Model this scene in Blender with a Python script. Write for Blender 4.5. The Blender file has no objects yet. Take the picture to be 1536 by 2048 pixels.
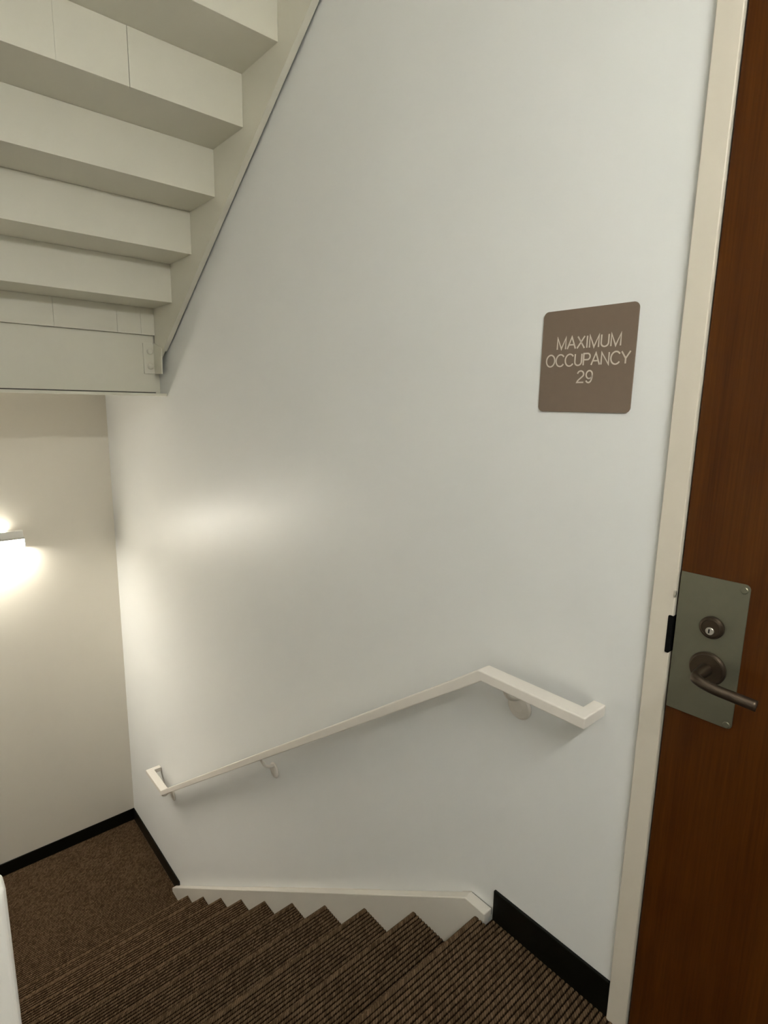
import bpy, bmesh, math, random
from mathutils import Vector, Matrix
random.seed(7)
S = bpy.context.scene
C = S.collection
# ------------------------------------------------------------------ camera
cam = bpy.data.objects.new('camera', bpy.data.cameras.new('camera'))
C.objects.link(cam)
cam.data.sensor_fit = 'HORIZONTAL'; cam.data.sensor_width = 36.0
cam.data.lens = 1141.49/1536*36.0
cam.data.clip_start = 0.02
R_ = Vector((0.65523099, 0.75521405, 0.01800249)); U_ = Vector((-0.15013788, 0.10683166, 0.9828762)); F_ = Vector((-0.74035868, 0.64671379, -0.18338565))
m = Matrix((R_, U_, -F_)).transposed().to_4x4(); m.translation = Vector((4.42327, -1.214644, 1.489583))
cam.matrix_world = m
S.camera = cam
# ------------------------------------------------------------------ world, exposure
w = bpy.data.worlds.new('world'); S.world = w; w.use_nodes = True
w.node_tree.nodes['Background'].inputs[0].default_value = (1.0, 0.95, 0.85, 1)
w.node_tree.nodes['Background'].inputs[1].default_value = 0.02
S.view_settings.view_transform = 'Standard'; S.view_settings.look = 'None'
S.view_settings.gamma = 1.0; S.view_settings.use_curve_mapping = False
S.view_settings.exposure = 1.87
LAMP_NEAR = 16.3      # emission of the lamp over the top landing (behind the camera)
LAMP_FAR = 9.0        # emission of the lamp on the far wall
COL_NEAR = (0.97, 0.98, 0.93); COL_FAR = (1.0, 0.955, 0.855)
# ------------------------------------------------------------------ materials
def L(c):   # sRGB 0-255 -> linear
    r = []
    for v in c:
        v /= 255.0
        r.append(v/12.92 if v <= .04045 else ((v+.055)/1.055)**2.4)
    return tuple(r)+(1,)
def mat(name, col, rough=.5, metal=0, spec=.5, noise=0, nscale=40, bump=0, bscale=300, bdist=.001, coat=0):
    m = bpy.data.materials.new(name); m.use_nodes = True
    nt = m.node_tree; b = nt.nodes['Principled BSDF']
    b.inputs['Base Color'].default_value = col
    b.inputs['Roughness'].default_value = rough; b.inputs['Metallic'].default_value = metal
    b.inputs['Specular IOR Level'].default_value = spec
    b.inputs['Coat Weight'].default_value = coat
    tc = nt.nodes.new('ShaderNodeTexCoord')
    if noise:
        n = nt.nodes.new('ShaderNodeTexNoise'); n.inputs['Scale'].default_value = nscale; n.inputs['Detail'].default_value = 4
        nt.links.new(tc.outputs['Object'], n.inputs['Vector'])
        r = nt.nodes.new('ShaderNodeMapRange'); r.inputs['To Min'].default_value = 1-noise; r.inputs['To Max'].default_value = 1+noise
        nt.links.new(n.outputs['Fac'], r.inputs['Value'])
        x = nt.nodes.new('ShaderNodeVectorMath'); x.operation = 'SCALE'; x.inputs[0].default_value = col[:3]
        nt.links.new(r.outputs['Result'], x.inputs['Scale']); nt.links.new(x.outputs[0], b.inputs['Base Color'])
    if bump:
        n = nt.nodes.new('ShaderNodeTexNoise'); n.inputs['Scale'].default_value = bscale; n.inputs['Detail'].default_value = 3
        nt.links.new(tc.outputs['Object'], n.inputs['Vector'])
        bp = nt.nodes.new('ShaderNodeBump'); bp.inputs['Strength'].default_value = bump; bp.inputs['Distance'].default_value = bdist
        nt.links.new(n.outputs['Fac'], bp.inputs['Height']); nt.links.new(bp.outputs[0], b.inputs['Normal'])
    return m
M_wall = mat('white_wall_paint', (.79, .79, .765, 1), .38, spec=.2, noise=.015, nscale=3, bump=.25, bscale=220, bdist=.0006)
M_cream = mat('cream_wall_paint', (.82, .77, .67, 1), .5, noise=.02, nscale=3, bump=.25, bscale=220, bdist=.0006)
M_ceil = mat('ceiling_paint', (.78, .76, .70, 1), .7)
M_steel = mat('cream_painted_steel', (.74, .71, .60, 1), .5, noise=.03, nscale=6, bump=.2, bscale=120, bdist=.0008)
M_skirt = mat('white_painted_steel', (.66, .62, .55, 1), .35, noise=.02, nscale=8, bump=.2, bscale=90, bdist=.0006)
M_rail = mat('white_gloss_paint', (.78, .73, .66, 1), .32, noise=.03, nscale=14, bump=.2, bscale=60, bdist=.0006)
M_newel = mat('bright_white_post_paint', (.90, .87, .80, 1), .38, noise=.02, nscale=8, bump=.2, bscale=80, bdist=.0006)
M_frame = mat('cream_frame_enamel', (.67, .61, .51, 1), .35, noise=.02, nscale=8, bump=.15, bscale=120, bdist=.0005)
M_base = mat('black_rubber_base', (.0035, .0036, .0022, 1), .35, spec=.22, noise=.2, nscale=30)
M_sign = mat('brown_sign_plastic', (.180, .130, .092, 1), .45, noise=.05, nscale=60, bump=.1, bscale=900, bdist=.0003)
M_letter = mat('pale_sign_lettering', (.60, .53, .44, 1), .5)
M_plate = mat('satin_nickel', (.22, .21, .15, 1), .42, metal=.85, noise=.06, nscale=50, bump=.05, bscale=500, bdist=.0003)
M_bronze = mat('worn_bronze', (.085, .062, .043, 1), .42, metal=.85, noise=.12, nscale=60)
M_dkbronze = mat('dark_bronze', (.07, .05, .032, 1), .4, metal=.8, noise=.1, nscale=60)
M_silver = mat('silver_lock_core', (.6, .57, .5, 1), .3, metal=.9)
M_black = mat('black_recess', (.002, .002, .002, 1), .7, spec=.1)
M_house = mat('white_lamp_housing', (.84, .82, .77, 1), .5)
M_gap_shade = mat('dark_gap_line', (.05, .045, .035, 1), .8)  # dark fill colour standing in for shade inside narrow gaps

def emis(name, col, s):
    m = bpy.data.materials.new(name); m.use_nodes = True; nt = m.node_tree
    b = nt.nodes['Principled BSDF']; b.inputs['Base Color'].default_value = (.8, .8, .8, 1)
    b.inputs['Emission Color'].default_value = col+(1,); b.inputs['Emission Strength'].default_value = s
    return m
M_glow_near = emis('glowing_diffuser_near', COL_NEAR, LAMP_NEAR)
M_glow_far = emis('glowing_diffuser_far', COL_FAR, LAMP_FAR)
M_lens_far = emis('bright_lens_far', COL_FAR, LAMP_FAR*3.6)
M_lens_near = emis('bright_lens_near', COL_NEAR, LAMP_NEAR*1.6)

def N(nt, t, **k):
    n = nt.nodes.new(t)
    for a, v in k.items(): setattr(n, a, v)
    return n
def mth(nt, op, a, b=None, c=None):
    n = nt.nodes.new('ShaderNodeMath'); n.operation = op
    for i, v in enumerate((a, b, c)):
        if v is None: continue
        if isinstance(v, (int, float)): n.inputs[i].default_value = v
        else: nt.links.new(v, n.inputs[i])
    return n.outputs[0]
PITCH = .0135
def carpet_material(name='brown_ribbed_loop_carpet', edge=False):
    m = bpy.data.materials.new(name); m.use_nodes = True; nt = m.node_tree
    b = nt.nodes['Principled BSDF']; b.inputs['Roughness'].default_value = 1.0; b.inputs['Specular IOR Level'].default_value = .03
    
    tc = N(nt, 'ShaderNodeTexCoord'); sp = N(nt, 'ShaderNodeSeparateXYZ'); nt.links.new(tc.outputs['Object'], sp.inputs[0])
    x, y, z = sp.outputs
    row = mth(nt, 'FLOOR', mth(nt, 'DIVIDE', x, PITCH))
    wn = N(nt, 'ShaderNodeTexWhiteNoise', noise_dimensions='1D'); nt.links.new(row, wn.inputs['W'])
    ns = N(nt, 'ShaderNodeTexNoise'); ns.inputs['Scale'].default_value = 90; nt.links.new(tc.outputs['Object'], ns.inputs['Vector'])
    # slanted yarn loops along each rib
    ph = mth(nt, 'ADD', mth(nt, 'MULTIPLY', mth(nt, 'ADD', y, mth(nt, 'MULTIPLY', x, .8)), 1/.0085), mth(nt, 'ADD', mth(nt, 'MULTIPLY', wn.outputs['Value'], 7.0), mth(nt, 'MULTIPLY', ns.outputs['Fac'], 1.2)))
    loop = mth(nt, 'ABSOLUTE', mth(nt, 'SINE', mth(nt, 'MULTIPLY', ph, math.pi)))
    fine = N(nt, 'ShaderNodeTexNoise'); fine.inputs['Scale'].default_value = 700; fine.inputs['Detail'].default_value = 2; nt.links.new(tc.outputs['Object'], fine.inputs['Vector'])
    hgt = mth(nt, 'ADD', loop, mth(nt, 'MULTIPLY', fine.outputs['Fac'], .5))
    bp = N(nt, 'ShaderNodeBump'); bp.inputs['Strength'].default_value = .9; bp.inputs['Distance'].default_value = .0015
    nt.links.new(hgt, bp.inputs['Height']); nt.links.new(bp.outputs[0], b.inputs['Normal'])
    # yarn colour: flecks of lighter and darker brown
    cell = N(nt, 'ShaderNodeTexWhiteNoise', noise_dimensions='2D'); cb = N(nt, 'ShaderNodeCombineXYZ')
    nt.links.new(row, cb.inputs[0]); nt.links.new(mth(nt, 'FLOOR', ph), cb.inputs[1]); nt.links.new(cb.outputs[0], cell.inputs['Vector'])
    big = N(nt, 'ShaderNodeTexNoise'); big.inputs['Scale'].default_value = 7; nt.links.new(tc.outputs['Object'], big.inputs['Vector'])
    f = mth(nt, 'ADD', mth(nt, 'MULTIPLY', cell.outputs['Value'], .55), mth(nt, 'ADD', mth(nt, 'MULTIPLY', big.outputs['Fac'], .3), mth(nt, 'MULTIPLY', fine.outputs['Fac'], .25)))
    cr = N(nt, 'ShaderNodeValToRGB'); nt.links.new(f, cr.inputs[0])
    cr.color_ramp.elements[0].position = .15; cr.color_ramp.elements[0].color = (.056, .0335, .0165, 1)
    cr.color_ramp.elements[1].position = .9; cr.color_ramp.elements[1].color = (.165, .106, .060, 1)
    mul = N(nt, 'ShaderNodeVectorMath', operation='SCALE'); nt.links.new(cr.outputs[0], mul.inputs[0])
    nt.links.new(mth(nt, 'ADD', .68, mth(nt, 'MULTIPLY', loop, .45)), mul.inputs['Scale'])
    # groove shade between the rows of loops, painted into the colour
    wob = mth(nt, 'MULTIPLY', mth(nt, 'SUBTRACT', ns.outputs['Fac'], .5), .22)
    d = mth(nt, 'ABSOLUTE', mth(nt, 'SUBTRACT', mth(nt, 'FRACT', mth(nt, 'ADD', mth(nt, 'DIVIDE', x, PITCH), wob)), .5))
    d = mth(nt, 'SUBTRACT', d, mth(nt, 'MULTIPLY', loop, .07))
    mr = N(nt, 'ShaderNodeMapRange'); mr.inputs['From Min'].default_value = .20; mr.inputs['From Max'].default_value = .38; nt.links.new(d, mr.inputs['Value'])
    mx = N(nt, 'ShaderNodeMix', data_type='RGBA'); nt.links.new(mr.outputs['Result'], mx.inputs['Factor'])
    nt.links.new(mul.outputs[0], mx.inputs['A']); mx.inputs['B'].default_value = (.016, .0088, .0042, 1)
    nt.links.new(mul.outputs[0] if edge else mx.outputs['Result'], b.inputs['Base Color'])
    return m
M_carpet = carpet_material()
M_carpet_edge = carpet_material('brown_carpet_worn_edge', True)
def wood_material():
    m = bpy.data.materials.new('red_brown_door_veneer'); m.use_nodes = True; nt = m.node_tree
    b = nt.nodes['Principled BSDF']; b.inputs['Roughness'].default_value = .28; b.inputs['Specular IOR Level'].default_value = .18
    tc = N(nt, 'ShaderNodeTexCoord'); mp = N(nt, 'ShaderNodeMapping'); mp.inputs['Scale'].default_value = (260, 260, 7)
    nt.links.new(tc.outputs['Object'], mp.inputs[0])
    n1 = N(nt, 'ShaderNodeTexNoise'); n1.inputs['Scale'].default_value = 1.0; n1.inputs['Detail'].default_value = 5; nt.links.new(mp.outputs[0], n1.inputs['Vector'])
    mp2 = N(nt, 'ShaderNodeMapping'); mp2.inputs['Scale'].default_value = (22, 22, 1.1); nt.links.new(tc.outputs['Object'], mp2.inputs[0])
    n2 = N(nt, 'ShaderNodeTexNoise'); n2.inputs['Scale'].default_value = 1.0; n2.inputs['Detail'].default_value = 3; n2.inputs['Distortion'].default_value = .6; nt.links.new(mp2.outputs[0], n2.inputs['Vector'])
    f = mth(nt, 'ADD', mth(nt, 'MULTIPLY', n1.outputs['Fac'], .55), mth(nt, 'MULTIPLY', n2.outputs['Fac'], .45))
    cr = N(nt, 'ShaderNodeValToRGB'); nt.links.new(f, cr.inputs[0])
    cr.color_ramp.elements[0].position = .24; cr.color_ramp.elements[0].color = (.042, .0105, .0016, 1)
    cr.color_ramp.elements[1].position = .76; cr.color_ramp.elements[1].color = (.100, .0315, .0042, 1)
    nt.links.new(cr.outputs[0], b.inputs['Base Color'])
    bp = N(nt, 'ShaderNodeBump'); bp.inputs['Strength'].default_value = .15; bp.inputs['Distance'].default_value = .0004
    nt.links.new(n1.outputs['Fac'], bp.inputs['Height']); nt.links.new(bp.outputs[0], b.inputs['Normal'])
    return m
M_wood = wood_material()
# ------------------------------------------------------------------ helpers
def obj(name, bm, material, parent=None, bevel=0, smooth=False, seg=2):
    me = bpy.data.meshes.new(name); bmesh.ops.recalc_face_normals(bm, faces=bm.faces); bm.to_mesh(me); bm.free()
    if smooth: me.polygons.foreach_set('use_smooth', [True]*len(me.polygons))
    me.materials.append(material)
    o = bpy.data.objects.new(name, me); C.objects.link(o)
    if parent: o.parent = parent; o.matrix_parent_inverse = Matrix.Translation(-parent.location)
    if bevel:
        b = o.modifiers.new('bevel', 'BEVEL'); b.width = bevel; b.segments = seg; b.limit_method = 'ANGLE'; b.angle_limit = math.radians(30)
    return o
def bx(bm, x0, x1, y0, y1, z0, z1):
    vs = [bm.verts.new((x, y, z)) for x in (x0, x1) for y in (y0, y1) for z in (z0, z1)]
    for f in ((0,1,3,2),(4,6,7,5),(0,4,5,1),(2,3,7,6),(0,2,6,4),(1,5,7,3)): bm.faces.new([vs[i] for i in f])
    return bm
def box(*a): return bx(bmesh.new(), *a)
def prism(pts, a, b, plane='xz', bm=None):   # polygon in plane, extruded along the third axis from a to b
    bm = bm or bmesh.new()
    def P(p, t): return (p[0], t, p[1]) if plane == 'xz' else (p[0], p[1], t) if plane == 'xy' else (t, p[0], p[1])
    A = [bm.verts.new(P(p, a)) for p in pts]; B = [bm.verts.new(P(p, b)) for p in pts]
    bm.faces.new(A); bm.faces.new(B[::-1]); n = len(pts)
    for i in range(n): bm.faces.new((A[i], A[(i+1) % n], B[(i+1) % n], B[i]))
    return bm
def lathe_y(cx, cz, prof, seg=40):   # profile [(radius, y)], axis along Y
    bm = bmesh.new(); rings = []
    for r, y in prof:
        rings.append([bm.verts.new((cx+r*math.cos(2*math.pi*i/seg), y, cz+r*math.sin(2*math.pi*i/seg))) for i in range(seg)])
    for a, b in zip(rings, rings[1:]):
        for i in range(seg): bm.faces.new((a[i], a[(i+1) % seg], b[(i+1) % seg], b[i]))
    bm.faces.new(rings[0]); bm.faces.new(rings[-1][::-1])
    return bm
def tube(pts, rad, seg=16, squash=1.0, bm=None):   # smooth tube through points, radius per point
    bm = bm or bmesh.new(); P = [Vector(p) for p in pts]; rings = []
    up = Vector((0, 0, 1))
    for i, p in enumerate(P):
        d = (P[min(i+1, len(P)-1)]-P[max(i-1, 0)]).normalized()
        s = d.cross(up)
        if s.length < .05: s = d.cross(Vector((1, 0, 0)))
        s.normalize(); t = s.cross(d)
        r = rad[i] if hasattr(rad, '__len__') else rad
        rings.append([bm.verts.new(p+s*r*math.cos(2*math.pi*k/seg)+t*r*squash*math.sin(2*math.pi*k/seg)) for k in range(seg)])
    for a, b in zip(rings, rings[1:]):
        for k in range(seg): bm.faces.new((a[k], a[(k+1) % seg], b[(k+1) % seg], b[k]))
    bm.faces.new(rings[0]); bm.faces.new(rings[-1][::-1])
    return bm
def smooth_path(pts, n=8):
    P = [Vector(p) for p in pts]; P = [2*P[0]-P[1]]+P+[2*P[-1]-P[-2]]; out = []
    for i in range(1, len(P)-2):
        for k in range(n):
            t = k/n; a, b, c, d = P[i-1:i+3]
            out.append(.5*((2*b)+(c-a)*t+(2*a-5*b+4*c-d)*t*t+(-a+3*b-3*c+d)*t**3))
    out.append(P[-2]); return out
def rrect(x0, x1, z0, z1, r, corners=(1, 1, 1, 1), n=8):   # corners: bl, br, tr, tl
    out = []
    for (cx, cz, a0), on in zip(((x0+r, z0+r, 180), (x1-r, z0+r, 270), (x1-r, z1-r, 0), (x0+r, z1-r, 90)), corners):
        if on: out += [(cx+r*math.cos(math.radians(a0+90*k/n)), cz+r*math.sin(math.radians(a0+90*k/n))) for k in range(n+1)]
        else: out.append((x0 if a0 in (180, 90) else x1, z0 if a0 in (180, 270) else z1))
    return out
def struct(name, bm, m, label=None, **k):
    o = obj(name, bm, m, **k); o['kind'] = 'structure'
    if label: o['label'] = label
    return o
def thing(name, label, cat, loc=(0, 0, 0)):
    o = bpy.data.objects.new(name, None); C.objects.link(o); o.location = loc; o['label'] = label; o['category'] = cat
    return o
# ------------------------------------------------------------------ dimensions (metres)
H, D, X0 = .187, .2589, 3.5167        # riser, going, top nosing
ZL = -10*H                             # lower landing
XE, YW, ZT = 5.15, -2.45, 5.7          # near wall, opposite wall, top of the well
ZD = 2.34                              # door head
DX0, DX1 = 3.972, 4.880                # door leaf
FL, FR = 3.922, 3.969                  # door frame, latch jamb
# ------------------------------------------------------------------ shell
bm = bmesh.new()
bx(bm, -.15, 3.93, 0, .15, ZL-2.0, ZT); bx(bm, 4.92, XE+.15, 0, .15, -.2, ZT); bx(bm, 3.93, 4.92, 0, .15, ZD+.03, ZT); bx(bm, 3.93, XE+.15, 0, .15, ZL-2.0, -.0)
struct('wall_right', bm, M_wall, 'smooth white painted stairwell wall carrying the handrail and the sign')
struct('wall_far', box(-.15, 0, YW-.15, 0, ZL-2.0, ZT), M_cream, 'cream painted end wall of the lower landing, carrying the lamp')
struct('wall_left', box(0, XE, YW-.15, YW, ZL-2.0, ZT), M_wall, 'white stairwell wall opposite the handrail')
struct('wall_near', box(XE, XE+.15, YW-.15, 0, ZL-2.0, ZT), M_wall, 'white wall closing the top landing')
struct('ceiling', box(-.15, XE+.15, YW-.15, .15, ZT, ZT+.15), M_ceil, 'plain painted ceiling of the stairwell')
struct('ceiling_landing', box(3.86, XE, YW, 0, 3.52, 3.74), M_ceil, 'underside of the landing one floor above')
struct('floor_base', box(0, XE, YW, 0, ZL-2.15, ZL-2.0), M_carpet, 'floor far below in the stairwell')

def ribs(x0, x1, z, n=8, h=.0062):     # ribbed carpet profile as (x, z) points, crests at z
    out = []; k0 = math.floor(x0/PITCH); x = x0
    k = k0
    xs = [x0]
    j = math.floor(x0/PITCH*n)+1
    while j*PITCH/n < x1-1e-6: xs.append(j*PITCH/n); j += 1
    xs.append(x1)
    for x in xs:
        out.append((x, z-h+h*math.sqrt(max(0, 1-(2*((x/PITCH) % 1)-1)**2))))
    return out
def carpet_sheet(name, prof, y0, y1, parent=None, closed_z=None):
    if closed_z is not None: prof = prof+[(prof[-1][0], closed_z), (prof[0][0], closed_z)] if True else prof
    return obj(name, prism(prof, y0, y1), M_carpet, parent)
# top landing floor with its rounded nosing
def nosing(xn, z, r=.014):             # rounded front edge, from under side to the top
    return [(xn+r-r*math.cos(math.radians(a)), z-r+r*math.sin(math.radians(a))) for a in range(-60, 90, 15)]
def step_profile(xn, xb, z, zb):       # nosing at xn, back at xb, riser foot at zb
    p = [(xn+.03, zb)]
    zz = zb+PITCH
    while zz < z-.045:
        p += [(xn+.03-.003*math.sin(math.pi*k/4), zz-PITCH+PITCH*k/4) for k in range(1, 5)]; zz += PITCH
    p += [(xn+.03, z-.03)] + nosing(xn, z) + ribs(xn+.0142, xb, z)
    return p
YS = -.037                             # inner face of the wall-side stringer
YI = -1.148                            # inner end of the steps
def nosing_strip(xn, z, r=.014):
    a = [(xn+r-(r+.0008)*math.cos(math.radians(k)), z-r+(r+.0008)*math.sin(math.radians(k))) for k in range(-50, 91, 14)]
    return prism(a+[(xn+.019, z+.0007), (xn+.019, z-.004), (xn+.012, z-.008)], YI+.0005, YS-.0006)
prof = step_profile(X0, XE, 0, -H)
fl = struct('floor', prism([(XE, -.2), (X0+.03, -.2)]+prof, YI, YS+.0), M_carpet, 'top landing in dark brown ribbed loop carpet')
pf2 = ribs(X0+.045, XE, 0)
o = obj('floor_edge', prism([(XE, -.2), (X0+.045, -.2)]+pf2, YS, -.0005), M_carpet, fl)
o = obj('floor_edge', prism([(XE, -.2), (X0+.045, -.2)]+pf2, YW, YI), M_carpet, fl)
obj('nosing', nosing_strip(X0, 0), M_carpet_edge, fl)
o = obj('threshold_edge', box(3.93, 4.92, 0, .06, -.02, -.004), M_carpet, fl)
# lower landing
XL = X0-9*D+.03
pl = ribs(0, XL, ZL)
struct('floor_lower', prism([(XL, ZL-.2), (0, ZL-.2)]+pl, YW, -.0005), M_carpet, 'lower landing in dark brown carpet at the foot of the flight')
# ------------------------------------------------------------------ baseboards
def baseboard(name, x0, x1, y0, y1, z0, lab):
    return struct(name, box(x0, x1, y0, y1, z0, z0+.102), M_base, lab, bevel=.002)
baseboard('baseboard_right', 3.562, FL-.002, -.0085, 0, -.004, 'black rubber baseboard on the top landing beside the door frame')
baseboard('baseboard_far', 0, .0085, YW, 0, ZL-.004, 'black baseboard along the far wall of the lower landing')
baseboard('baseboard_lower', .0085, .958, -.0085, 0, ZL-.004, 'black baseboard on the lower landing under the handrail wall')
baseboard('baseboard_near', XE-.0085, XE, YW, 0, -.004, 'black baseboard behind the top landing')
# ------------------------------------------------------------------ lower flight
st = thing('staircase', 'descending staircase with dark brown ribbed carpet steps and a white wall stringer', 'staircase', (X0, -.6, 0))
for i in range(1, 10):
    xn = X0-i*D; xb = X0-(i-1)*D+.03; z = -i*H
    p = step_profile(xn, xb, z, z-H+.0005)
    p = [(xb, z-.05), (xn+.045, z-.06), (xn+.045, z-H+.0005)]+p
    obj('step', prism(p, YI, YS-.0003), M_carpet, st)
    obj('nosing', nosing_strip(xn, z), M_carpet_edge, st)
# wall stringer: its ledge shows as a pale strip; top edge levels out at the landing
def pz(x, off): return (x-X0)*H/D+off
OFF = .056
top = [(.905, pz(.905, OFF)-.012), (3.478, .0285), (3.5545, .0285)]
poly = [(.905, ZL-.0), (.905, -1.846)]
poly = [(3.5545, -.0003), (3.5545, .0285), (3.478, .0285), (.905, -1.840), (.905, ZL), (1.28, ZL), (3.40, -.40), (3.5467, -.24), (3.5467, -.0003)]
obj('stringer', prism(poly, YS, -.0025), M_skirt, st, bevel=.003)
poly = [(.905, -1.846), (3.478, .022), (3.5545, .022), (3.5545, .027), (3.476, .027), (.905, -1.8415)]
def ledge(x): return -1.840+(x-.905)*(1.8685/2.573)
for a, b, m_, dz in ((.93, 1.02, M_skirt, .0005), (1.02, 2.05, M_gap_shade, -.003), (2.05, 2.25, M_skirt, .0005), (2.25, 2.31, M_gap_shade, -.003), (2.31, 3.05, M_skirt, .0005), (3.05, 3.44, M_gap_shade, -.003), (3.44, 3.476, M_skirt, .0005)):
    obj('shadow_gap' if m_ is M_gap_shade else 'caulk_bead', prism([(a, ledge(a)+dz), (b, ledge(b)+dz), (b, ledge(b)-.05), (a, ledge(a)-.05)], -.0024, -.0002), m_, st)
obj('shadow_gap', prism([(3.478, .0255), (3.553, .0255), (3.553, .004), (3.478, .004)], -.0024, -.0002), M_gap_shade, st)
# inner stringer and newel of the same flight
poly = [(3.45, -.012), (3.45, -.32), (1.25, ZL), (.95, ZL), (.95, ZL+.03)]
obj('inner_stringer', prism(poly, YI-.03, YI-.0003), M_skirt, st, bevel=.002)
nw = obj('newel_post', box(3.456, 3.5005, -1.245, -1.149, -.06, .768), M_newel, st, bevel=.010, seg=5)
# inner hand rail sloping down from the newel (outside the picture's left edge)
obj('inner_rail', prism([(3.457, .70), (3.457, .74), (1.0, .74-2.457*H/D), (1.0, .70-2.457*H/D)], -1.225, -1.185), M_rail, st, bevel=.004)
for k in range(9):
    xx = 3.26-k*D
    obj('baluster', box(xx-.008, xx+.008, -1.165, -1.150, pz(xx, -.20), pz(xx, .70)), M_rail, st)
obj('inner_post', box(.96, 1.005, -1.245, -1.149, ZL, .70-2.47*H/D+.05), M_rail, st, bevel=.008)
# ------------------------------------------------------------------ upper flight, seen from below
HU, DU, XU, ZU = .1862, .2681, 1.3829, 1.9879
YU, YO = -.028, -1.17
up = thing('staircase', 'cream painted underside of the flight above with boxed risers and a steel stringer', 'staircase', (1.3, -.6, 1.8456))
def riser(k, ys):
    x = XU+k*DU; z0 = ZU+k*HU if k >= 0 else 1.8462; z1 = ZU+(k+1)*HU
    g = .0009 if k == 3 else .0004
    for a, b in zip(ys, ys[1:]):
        ga = .00015 if abs(a+.677) < .001 or abs(b+.677) < .001 else g
        obj('riser', box(x-.012, x, b+(g if abs(b+.677) > .001 else .00015), a-(g if abs(a+.677) > .001 else .00015), z0, z1-.0004), M_steel, up, bevel=.0006)
def cuts(k):
    return {3: [YU, -.452, -.677, YO], -1: [YU, -.100, -.222, -.520, -.9, YO]}.get(k, [YU, YO])
for k in range(-1, 9):
    riser(k, cuts(k))
for k in range(0, 10):
    x1 = XU+k*DU; x0 = x1-DU; z = ZU+k*HU
    p = [(x0-.03, z+.02), (x0-.012, z+.0003), (x1-.0122, z+.0003), (x1-.0122, z+.058), (x0-.03, z+.058)]
    obj('tread', prism(p, YO, YU-.0003), M_steel, up)
ZS = lambda x: 1.797+.6960*(x-1.2877)
XT = 3.84
obj('stringer', prism([(1.107, ZS(1.107)), (XT, ZS(XT)), (XT, ZS(XT)+.34), (1.107, ZS(1.107)+.34)], YU, YU+.010), M_steel, up)
fp = [(1.235, ZS(1.235)-.0045), (XT, ZS(XT)-.0045), (XT, ZS(XT)+.004), (1.235, ZS(1.235)+.004)]
obj('stringer_flange', prism(fp, YU-.006, -.010), M_steel, up, bevel=.001)
obj('outer_stringer', prism([(1.107, ZS(1.107)), (XT, ZS(XT)), (XT, ZS(XT)+.34), (1.107, ZS(1.107)+.34)], YO-.012, YO-.001), M_steel, up)
# half landing beam with flange, clip angle and bolts
be = thing('landing_beam', 'cream steel channel beam carrying the half landing, at the foot of the flight above', 'beam', (1.09, -1.2, 1.52))
obj('web', box(1.080, 1.0934, YW+.001, -.0285, 1.5395, 1.8458), M_steel, be, bevel=.001)
obj('flange', box(1.080, 1.185, YW+.001, -.0015, 1.5185, 1.5335), M_steel, be, bevel=.003, seg=3)
obj('end_plate', box(1.066, 1.0800, -.0285, -.0012, 1.534, 1.8458), M_steel, be)
obj('flange_gap_shade', box(1.080, 1.0885, YW+.001, -.03, 1.5330, 1.5400), M_gap_shade, be)  # dark strip painted in for the shade between web and flange
bm = box(1.0936, 1.1015, -.0905, -.0285, 1.640, 1.804)
obj('clip_angle', bm, M_steel, be, bevel=.001)
obj('clip_leg', prism([(1.0937, 1.640), (1.2066, 1.6372), (1.2150, 1.772), (1.0937, 1.808)], -.0345, -.0285), M_steel, be, bevel=.001)
for zc in (1.7600, 1.6800):
    bm = bmesh.new(); rings = []
    for r, x in ((.0165, 1.1010), (.0165, 1.1065), (.0135, 1.110), (.006, 1.1115)):
        rings.append([bm.verts.new((x, -.0562+r*math.cos(i*math.pi/10), zc+r*math.sin(i*math.pi/10))) for i in range(20)])
    for a, b in zip(rings, rings[1:]):
        for i in range(20): bm.faces.new((a[i], a[(i+1) % 20], b[(i+1) % 20], b[i]))
    bm.faces.new(rings[-1])
    obj('bolt', bm, M_steel, be, smooth=True)
struct('floor_half_landing', box(0, 1.0795, YW, -.0005, 1.775, 1.868), M_ceil, 'half landing slab beyond the cream beam')
# ------------------------------------------------------------------ door and frame
fr = struct('trim_1', box(FL, FR, -.012, .05, -.004, ZD+.05), M_frame, 'narrow cream metal door frame beside the wall', bevel=.0022, seg=3)
obj('head', box(FR, 4.884, -.012, .05, ZD+.003, ZD+.05), M_frame, fr, bevel=.0022)
obj('hinge_jamb', box(4.884, 4.931, -.012, .05, -.004, ZD+.05), M_frame, fr, bevel=.0022)
obj('stop', box(3.93, 3.972, .048, .07, -.004, ZD), M_frame, fr)
obj('strike_lip', prism(rrect(3.9605, 3.9697, .9865, 1.069, .003), -.0135, .01), M_black, fr)['label'] = 'black strike lip in the frame edge'
obj('latch_nub', box(3.9665, 3.9705, -.0145, -.008, 1.110, 1.124), M_silver, fr, bevel=.001)
dr = struct('door_1', box(DX0, DX1, -.003, .042, .006, ZD), M_wood, 'dark red brown wood veneer door with a satin metal lock plate', bevel=.0015)
obj('lock_plate', prism(rrect(3.9735, 4.1005, .8665, 1.1665, .010, (0, 1, 1, 0)), -.0062, -.003), M_plate, dr, bevel=.0008)
for (sx, sz) in ((4.0902, 1.1545), (4.0905, .8745)):
    obj('screw', lathe_y(sx, sz, [(.0068, -.006), (.0068, -.0072), (.0055, -.0082)], 24), M_plate, dr)
cy = obj('lock_cylinder', lathe_y(4.0435, 1.066, [(.0225, -.006), (.0225, -.011), (.0205, -.0165), (.0172, -.0180), (.0165, -.0165), (.0, -.0165)][:5], 48), M_dkbronze, dr)
obj('cylinder_rim', lathe_y(4.0435, 1.066, [(.0223, -.007), (.0226, -.0125), (.0214, -.0145), (.0203, -.0160)], 48), M_bronze, cy)
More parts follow.
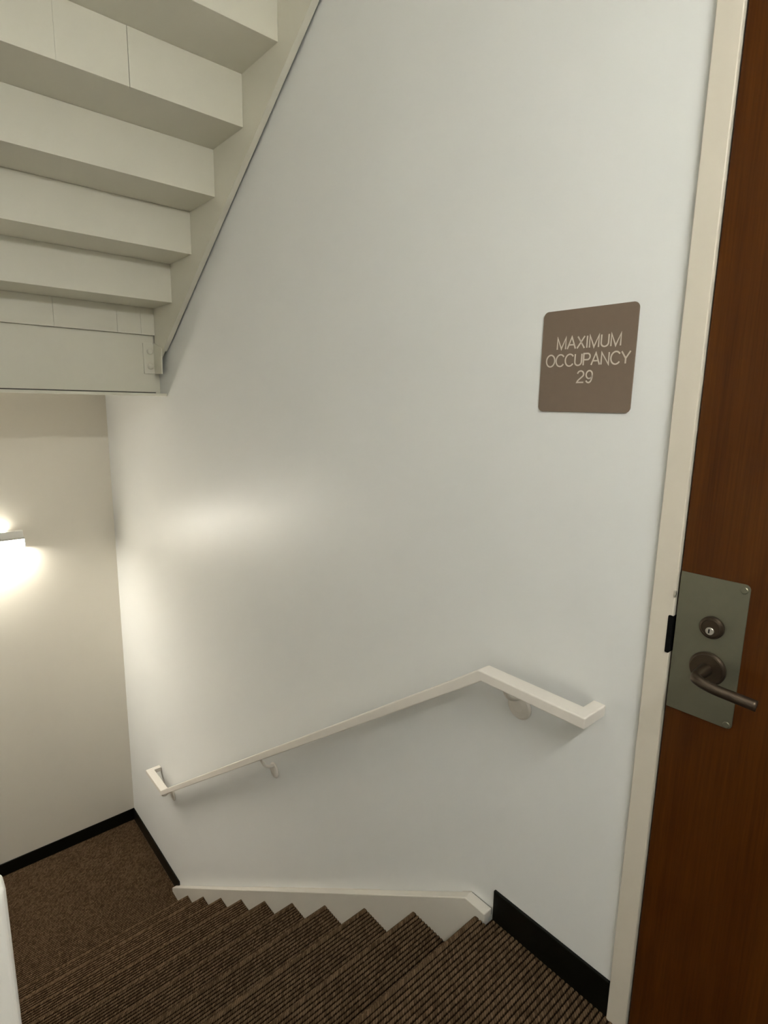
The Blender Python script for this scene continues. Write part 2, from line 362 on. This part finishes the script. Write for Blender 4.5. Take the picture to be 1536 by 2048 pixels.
core = obj('keyway_core', lathe_y(4.0432, 1.0605, [(.0078, -.016), (.0078, -.0188), (.0070, -.0196)], 28), M_silver, cy)
obj('keyhole', prism(rrect(4.0412, 4.0436, 1.0562, 1.0650, .001), -.0200, -.0190), M_black, cy)
ro = obj('lever_rose', lathe_y(4.0445, .9785, [(.0345, -.006), (.0345, -.0105), (.0320, -.0145), (.027, -.0158), (.0255, -.0150)], 56), M_bronze, dr)
obj('rose_face', lathe_y(4.0445, .9785, [(.0305, -.0150), (.0300, -.0166), (.012, -.0172)], 48), M_dkbronze, ro)
pth = smooth_path([(4.0445, -.014, .9785), (4.0435, -.038, .9780), (4.0432, -.060, .9765), (4.050, -.0690, .9745), (4.074, -.0700, .9690), (4.110, -.0650, .9640), (4.1500, -.0600, .9595)], 7)
rad = [.0130 - .0025*min(1, i/14) for i in range(len(pth))]
obj('lever_handle', tube(pth, rad, 20, 1.0), M_bronze, dr, smooth=True)
struct('wall_behind_door', box(3.90, 4.95, .16, .2, -.2, ZD+.2), M_black)
# ------------------------------------------------------------------ sign
sg = thing('occupancy_sign', 'brown square wall sign reading MAXIMUM OCCUPANCY 29 in pale letters', 'sign', (3.7156, 0, 1.4824))
obj('sign_plate', prism(rrect(3.6005, 3.8306, 1.4824, 1.7125, .013, n=10), -.0034, -.0002), M_sign, sg, bevel=.0006)
# single-stroke sans letters: list of polylines in a unit-cap-height cell
def arc(cx, cy, rx, ry, a0, a1, n=14): return [(cx+rx*math.cos(math.radians(a0+(a1-a0)*k/n)), cy+ry*math.sin(math.radians(a0+(a1-a0)*k/n))) for k in range(n+1)]
G = {
 'M': (.86, [[(.04, 0), (.04, 1), (.43, .03), (.82, 1), (.82, 0)]]),
 'A': (.74, [[(0, 0), (.37, 1), (.74, 0)], [(.13, .34), (.61, .34)]]),
 'X': (.70, [[(.02, 0), (.66, 1)], [(.04, 1), (.68, 0)]]),
 'I': (.12, [[(.06, 0), (.06, 1)]]),
 'U': (.70, [[(.04, 1), (.04, .34)]+arc(.35, .32, .31, .31, 180, 360)+[(.66, .34), (.66, 1)]]),
 'O': (.86, [arc(.43, .5, .41, .52, 90, 450, 32)]),
 'C': (.80, [arc(.43, .5, .41, .52, 38, 322, 26)]),
 'P': (.66, [[(.04, 0), (.04, 1), (.38, 1)]+arc(.38, .735, .24, .265, 90, -90)+[(.38, .47), (.04, .47)]]),
 'N': (.74, [[(.04, 0), (.04, 1), (.68, 0), (.68, 1)]]),
 'Y': (.72, [[(0, 1), (.36, .42), (.72, 1)], [(.36, .44), (.36, 0)]]),
 '2': (.60, [arc(.30, .72, .26, .28, 170, -30, 12)+[(.10, .18), (.03, .03), (.58, .03)]]),
 '9': (.60, [arc(.29, .67, .25, .33, 0, 360, 24), arc(.29, .60, .25, .60, 0, -60, 8)+arc(.26, .30, .22, .30, -60, -155, 8)]),
}
def stroke(bm, pl, wd, y0, y1):
    P = [Vector(p) for p in pl]; P = [p for i, p in enumerate(P) if i == 0 or (p-P[i-1]).length > 2e-5]; closed = (P[0]-P[-1]).length < 1e-6
    if closed: P = P[:-1]
    n = len(P); Ls, Rs = [], []
    for i in range(n):
        a = P[i-1] if (closed or i > 0) else None; b = P[(i+1) % n] if (closed or i < n-1) else None
        d1 = (P[i]-a).normalized() if a is not None else None; d2 = (b-P[i]).normalized() if b is not None else None
        d1 = d1 or d2; d2 = d2 or d1
        n1 = Vector((-d1.y, d1.x)); n2 = Vector((-d2.y, d2.x)); mm = (n1+n2)
        mm = mm.normalized() if mm.length > .05 else n1
        s = wd/2/max(.42, mm.dot(n1)); Ls.append(P[i]+mm*s); Rs.append(P[i]-mm*s)
    def V(p, y): return bm.verts.new((p.x, y, p.y))
    a = [V(p, y1) for p in Ls]; b = [V(p, y1) for p in Rs]; c = [V(p, y0) for p in Ls]; d = [V(p, y0) for p in Rs]
    for i in range(n if closed else n-1):
        j = (i+1) % n
        for q in ((a[i], a[j], b[j], b[i]), (a[i], c[i], c[j], a[j]), (b[i], b[j], d[j], d[i])): bm.faces.new(q)
    if not closed:
        bm.faces.new((a[0], b[0], d[0], c[0])); bm.faces.new((a[-1], c[-1], d[-1], b[-1]))
def text_line(txt, x0, x1, zb, cap, track):
    wsum = sum(G[ch][0] for ch in txt)+track*(len(txt)-1); sx = (x1-x0)/wsum; x = x0
    bm = bmesh.new()
    for ch in txt:
        wd, pls = G[ch]
        for pl_ in pls: stroke(bm, [(x+px*sx, zb+pz_*cap) for px, pz_ in pl_], .0031, -.0032, -.0040)
        x += (wd+track)*sx
    obj('lettering', bm, M_letter, sg)
text_line('MAXIMUM', 3.6415, 3.7975, 1.6252, .0258, .13)
text_line('OCCUPANCY', 3.6155, 3.8205, 1.5872, .0255, .10)
text_line('29', 3.6990, 3.7385, 1.5487, .0262, .14)
# ------------------------------------------------------------------ handrail
hr = thing('handrail', 'white square handrail following the stairs and bending level beside the door', 'handrail', (3.0, 0, .4))
XB, XE1, XL0, XL1 = 3.5326, 3.8403, .9685, .6877; ZR, ZB_, ZLr = .8075, .779, -1.0191
TH = .0285; yo, yi = -.0969, -.0490
bmr = bmesh.new()
bshift = .0115
secs = [  # outer-top, inner-top, inner-bottom, outer-bottom
 [(XE1, -.0012, ZR), (XE1-.031, -.0012, ZR), (XE1-.031, -.0012, ZR-TH), (XE1, -.0012, ZR-TH)],
 [(XE1, yo, ZR), (XE1-.031, yi, ZR), (XE1-.031, yi, ZR-TH), (XE1, yo, ZR-TH)],
 [(XB, yo, ZR), (XB, yi, ZR), (XB+bshift, yi, ZR-TH), (XB+bshift, yo, ZR-TH)],
 [(XL0, yo, ZLr), (XL0, yi, ZLr), (XL0+bshift, yi, ZLr-TH), (XL0+bshift, yo, ZLr-TH)],
 [(XL1, yo, ZLr), (XL1+.034, yi, ZLr), (XL1+.034, yi, ZLr-TH), (XL1, yo, ZLr-TH)],
 [(XL1, -.0012, ZLr), (XL1+.034, -.0012, ZLr), (XL1+.034, -.0012, ZLr-TH), (XL1, -.0012, ZLr-TH)]]
V = [[bmr.verts.new(p) for p in s] for s in secs]
for a, b in zip(V, V[1:]):
    for i in range(4): bmr.faces.new((a[i], a[(i+1) % 4], b[(i+1) % 4], b[i]))
bmr.faces.new(V[0]); bmr.faces.new(V[-1][::-1])
obj('rail', bmr, M_rail, hr, bevel=.0035, seg=3)
def railz(x): return ZR-TH if x > XB+bshift else ZR-TH-(XB+bshift-x)*(ZR-ZLr)/(XB-XL0)
def bracket(x, zd):
    zb = railz(x-.0)
    b = obj('bracket', lathe_y(x, zd, [(.037, -.0012), (.037, -.004), (.031, -.0085), (.014, -.011)], 32), M_rail, hr, smooth=False)
    arm = smooth_path([(x, -.006, zd+.026), (x-.002, -.030, zd+.030), (x-.004, -.052, zd*.45+zb*.55), (x-.006, -.066, zb-.010), (x-.008, -.072, zb+.001)], 5)
    obj('bracket_arm', tube(arm, .0065, 12), M_rail, b, smooth=True)
    s = 0 if x > XB else (ZR-ZLr)/(XB-XL0)
    obj('bracket_saddle', prism([(x-.035, railz(x)-.0045-.025*s), (x+.015, railz(x)-.0045+.025*s), (x+.015, railz(x)+.0002+.025*s), (x-.035, railz(x)+.0002-.025*s)], -.083, -.063), M_rail, b)
bracket(3.604, .702); bracket(2.290, -.1980); bracket(.925, -1.120)
# ------------------------------------------------------------------ lamps (wall strip lights over both landings)
def strip_light(name, label, x, sgn, y0, y1, z0, glow, lens):
    t = thing(name, label, 'lamp', (x, (y0+y1)/2, z0))
    def X(a, b): return (x+sgn*a, x+sgn*b) if sgn > 0 else (x+sgn*b, x+sgn*a)
    obj('housing', box(*X(.0005, .052), y0, y1-.006, z0+.072, z0+.122), M_house, t, bevel=.004)
    obj('back_plate', box(*X(.0005, .014), y0, y1, z0, z0+.0715), M_house, t)
    obj('diffuser', box(*X(.0145, .075), y0+.006, y1-.006, z0+.008, z0+.0665), glow, t, bevel=.003)
    obj('light_shield', box(*X(.0145, .078), y0, y1, z0+.0687, z0+.0712), M_house, t)  # plate added to keep the diffuser's light off the housing front
    obj('end_cap', box(*X(.0145, .077), y1-.0055, y1, z0, z0+.0685), M_house, t, bevel=.001)
    obj('end_cap', box(*X(.0145, .077), y0, y0+.0055, z0, z0+.0685), M_house, t, bevel=.001)
    obj('lens', box(*X(.018, .072), y0+.012, y1-.012, z0+.004, z0+.0078), lens, t)
    obj('upper_lens', box(*X(.012, .046), y0+.10, y1-.10, z0+.1222, z0+.125), glow, t)
    return t
strip_light('strip_light', 'glowing white strip lamp mounted on the far cream wall', 0, 1, -1.80, -.580, .507, M_glow_far, M_lens_far)
strip_light('strip_light', 'white strip lamp on the near wall above the top landing', XE, -1, -1.75, -.50, 2.43, M_glow_near, M_lens_near)
